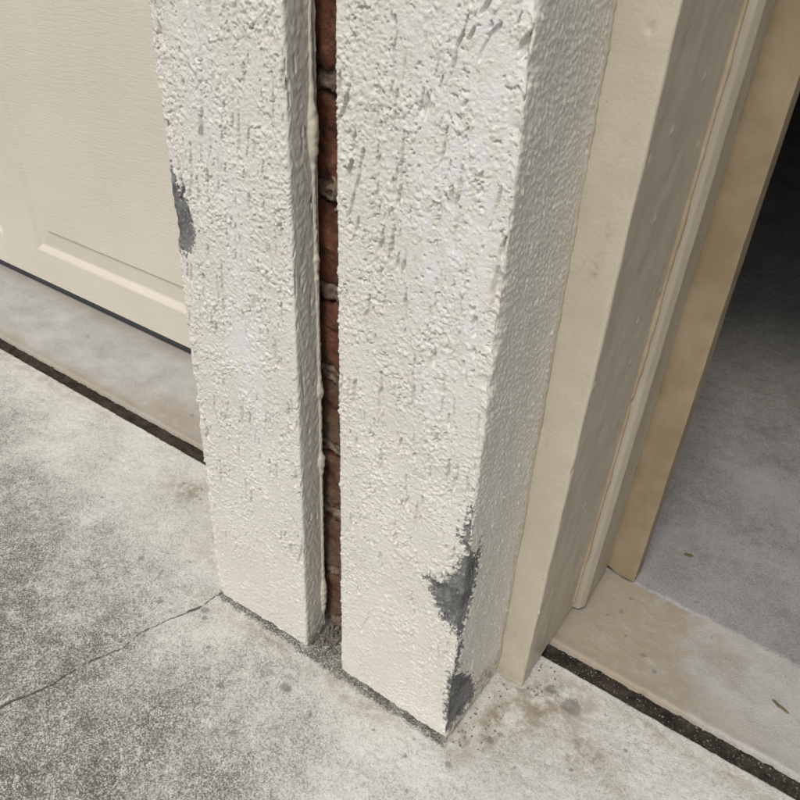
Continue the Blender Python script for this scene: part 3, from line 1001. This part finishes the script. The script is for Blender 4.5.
garage_door(-2.92, -0.338, 0.0015, 'closed cream panelled garage door left of the stucco pier', [(-2.82, -2.10), (-1.985, -1.264), (-1.150, -0.435)])
garage_door(0.046, 2.62, 0.97, 'unseen half raised garage door added to darken the opening', [(0.15, 0.86), (0.98, 1.69), (1.81, 2.52)], secs=2)  # unseen door, added to cut the light reaching the garage floor

# ------------------------------------------------------------------ building shell round the doors
x0, x1, y0, y1, zt = ROOM
o = mesh_obj('facade_wall', box_mesh('facade_wall', x0 - 0.2, x1 + 0.2, 0.02, 0.30, ZTOP + 0.003, zt + 0.25, M['stucco']))
tag(o, 'stucco wall above the two garage doorways', 'wall')
o = mesh_obj('shade_eave', box_mesh('shade_eave', x0 - 0.6, x1 + 0.6, -0.55, 0.018, zt + 0.02, zt + 0.2, M['plaster'], 0.01))  # out of view, added so the threshold sits in softer shade
tag(o, 'unseen eave added to shade the garage doorways', 'eave')
for nm, a, b in (('left', x0 - 0.2, -2.95), ('right', 2.66, x1 + 0.2)):
    o = mesh_obj('end_wall', box_mesh('end_wall', a, b, 0.02, 0.30, -0.05, ZTOP, M['stucco']))
    tag(o, 'stucco end wall at the far %s of the garage front' % nm, 'wall', 'garage end walls')
for nm, bx in (('left', (x0 - 0.2, x0, 0.303, y1)), ('right', (x1, x1 + 0.2, 0.303, y1)), ('back', (x0 - 0.2, x1 + 0.2, y1 + 0.003, y1 + 0.2))):
    o = mesh_obj('garage_wall', box_mesh('garage_wall', *bx, -0.05, zt, M['plaster']))
    tag(o, 'plain %s wall inside the dark garage' % nm, 'wall', 'garage inside walls')
o = mesh_obj('garage_ceiling', box_mesh('garage_ceiling', x0 - 0.2, x1 + 0.2, 0.303, y1 + 0.2, zt + 0.003, zt + 0.2, M['plaster']))
tag(o, 'plain ceiling of the dark garage', kind='structure')

# ------------------------------------------------------------------ small loose things


def chip_mesh(name, L, W, T, seed, mat, bend=0.15):
    u = np.linspace(-1, 1, 15)
    v = np.linspace(0, 2 * math.pi, 9)
    Uu, Vv = np.meshgrid(u, v, indexing='ij')
    prof = np.clip(1 - np.abs(Uu) ** 2.6, 0.02, 1) ** 0.6 * (1 + 0.25 * fbm(Uu * 3, Vv * 0, seed, 2))
    X = Uu * L / 2
    Y = prof * np.cos(Vv) * W / 2 + bend * W * Uu ** 2 + 0.2 * W * fbm(Uu * 2, Vv * 0 + 4, seed + 1, 2)
    Z = prof * np.sin(Vv) * T / 2 + T / 2
    return grid_mesh(name, np.stack([X, Y, Z], -1), mat)


o = mesh_obj('dry_twig', chip_mesh('dry_twig', 0.020, 0.0035, 0.002, 801, M['twig']))
o.location = (0.2635, 0.2424, 0.0012)
o.rotation_euler = (0, 0, R(-20))
tag(o, 'short brown twig lying on the threshold concrete', 'twig')
o = mesh_obj('dry_leaf', chip_mesh('dry_leaf', 0.012, 0.006, 0.0012, 821, M['twig']))
o.location = (0.1195, 0.3997, 0.0027)
o.rotation_euler = (0, 0, R(15))
tag(o, 'small olive dry leaf on the grey garage floor', 'leaf')

# grit piled at the foot of the gap
rs = random.Random(11)
vs, fs = [], []
ico = []
phi = (1 + 5 ** 0.5) / 2
for a in (-1, 1):
    for b in (-phi, phi):
        ico += [(0, a, b), (a, b, 0), (b, 0, a)]
import bmesh
bm = bmesh.new()


def grain(x, y, z, r):
    mt = Matrix.Translation((x, y, z)) @ Matrix.Rotation(rs.uniform(0, 6), 4, (rs.random(), rs.random(), rs.random() + 0.1)) @ Matrix.Diagonal((r, r * rs.uniform(0.6, 1), r * rs.uniform(0.5, 0.9), 1))
    ret = bmesh.ops.create_icosphere(bm, subdivisions=1, radius=1, matrix=mt)
    for v in ret['verts']:
        v.co += Vector((rs.uniform(-1, 1), rs.uniform(-1, 1), rs.uniform(-1, 1))) * r * 0.22


for i in range(260):
    x = rs.uniform(-0.172, -0.126)
    y = min(0.044, abs(rs.gauss(0.036, 0.010)))
    r = rs.uniform(0.0007, 0.0028)
    grain(x, y, 0.001 + 0.006 * max(0, (y - 0.008) / 0.03) * rs.random(), r)
for i in range(90):
    t = rs.random()
    side = rs.random()
    if side < 0.5:
        x, y = 0.008 + 0.03 * rs.random(), 0.095 * t
    elif side < 0.8:
        x, y = 0.04 + 0.02 * abs(rs.gauss(0, 0.6)), 0.1 + 0.05 * t
    else:
        x, y = -0.125 + 0.125 * t, -0.003 + 0.008 * rs.random()
    grain(x, y, 0.0006, rs.uniform(0.0005, 0.0016))
me = bpy.data.meshes.new('grit')
bm.to_mesh(me)
bm.free()
me.materials.append(M['grit'])
tag(mesh_obj('grit', me), 'dirty grit gathered at the foot of the stucco pier', 'grit', kind='stuff')
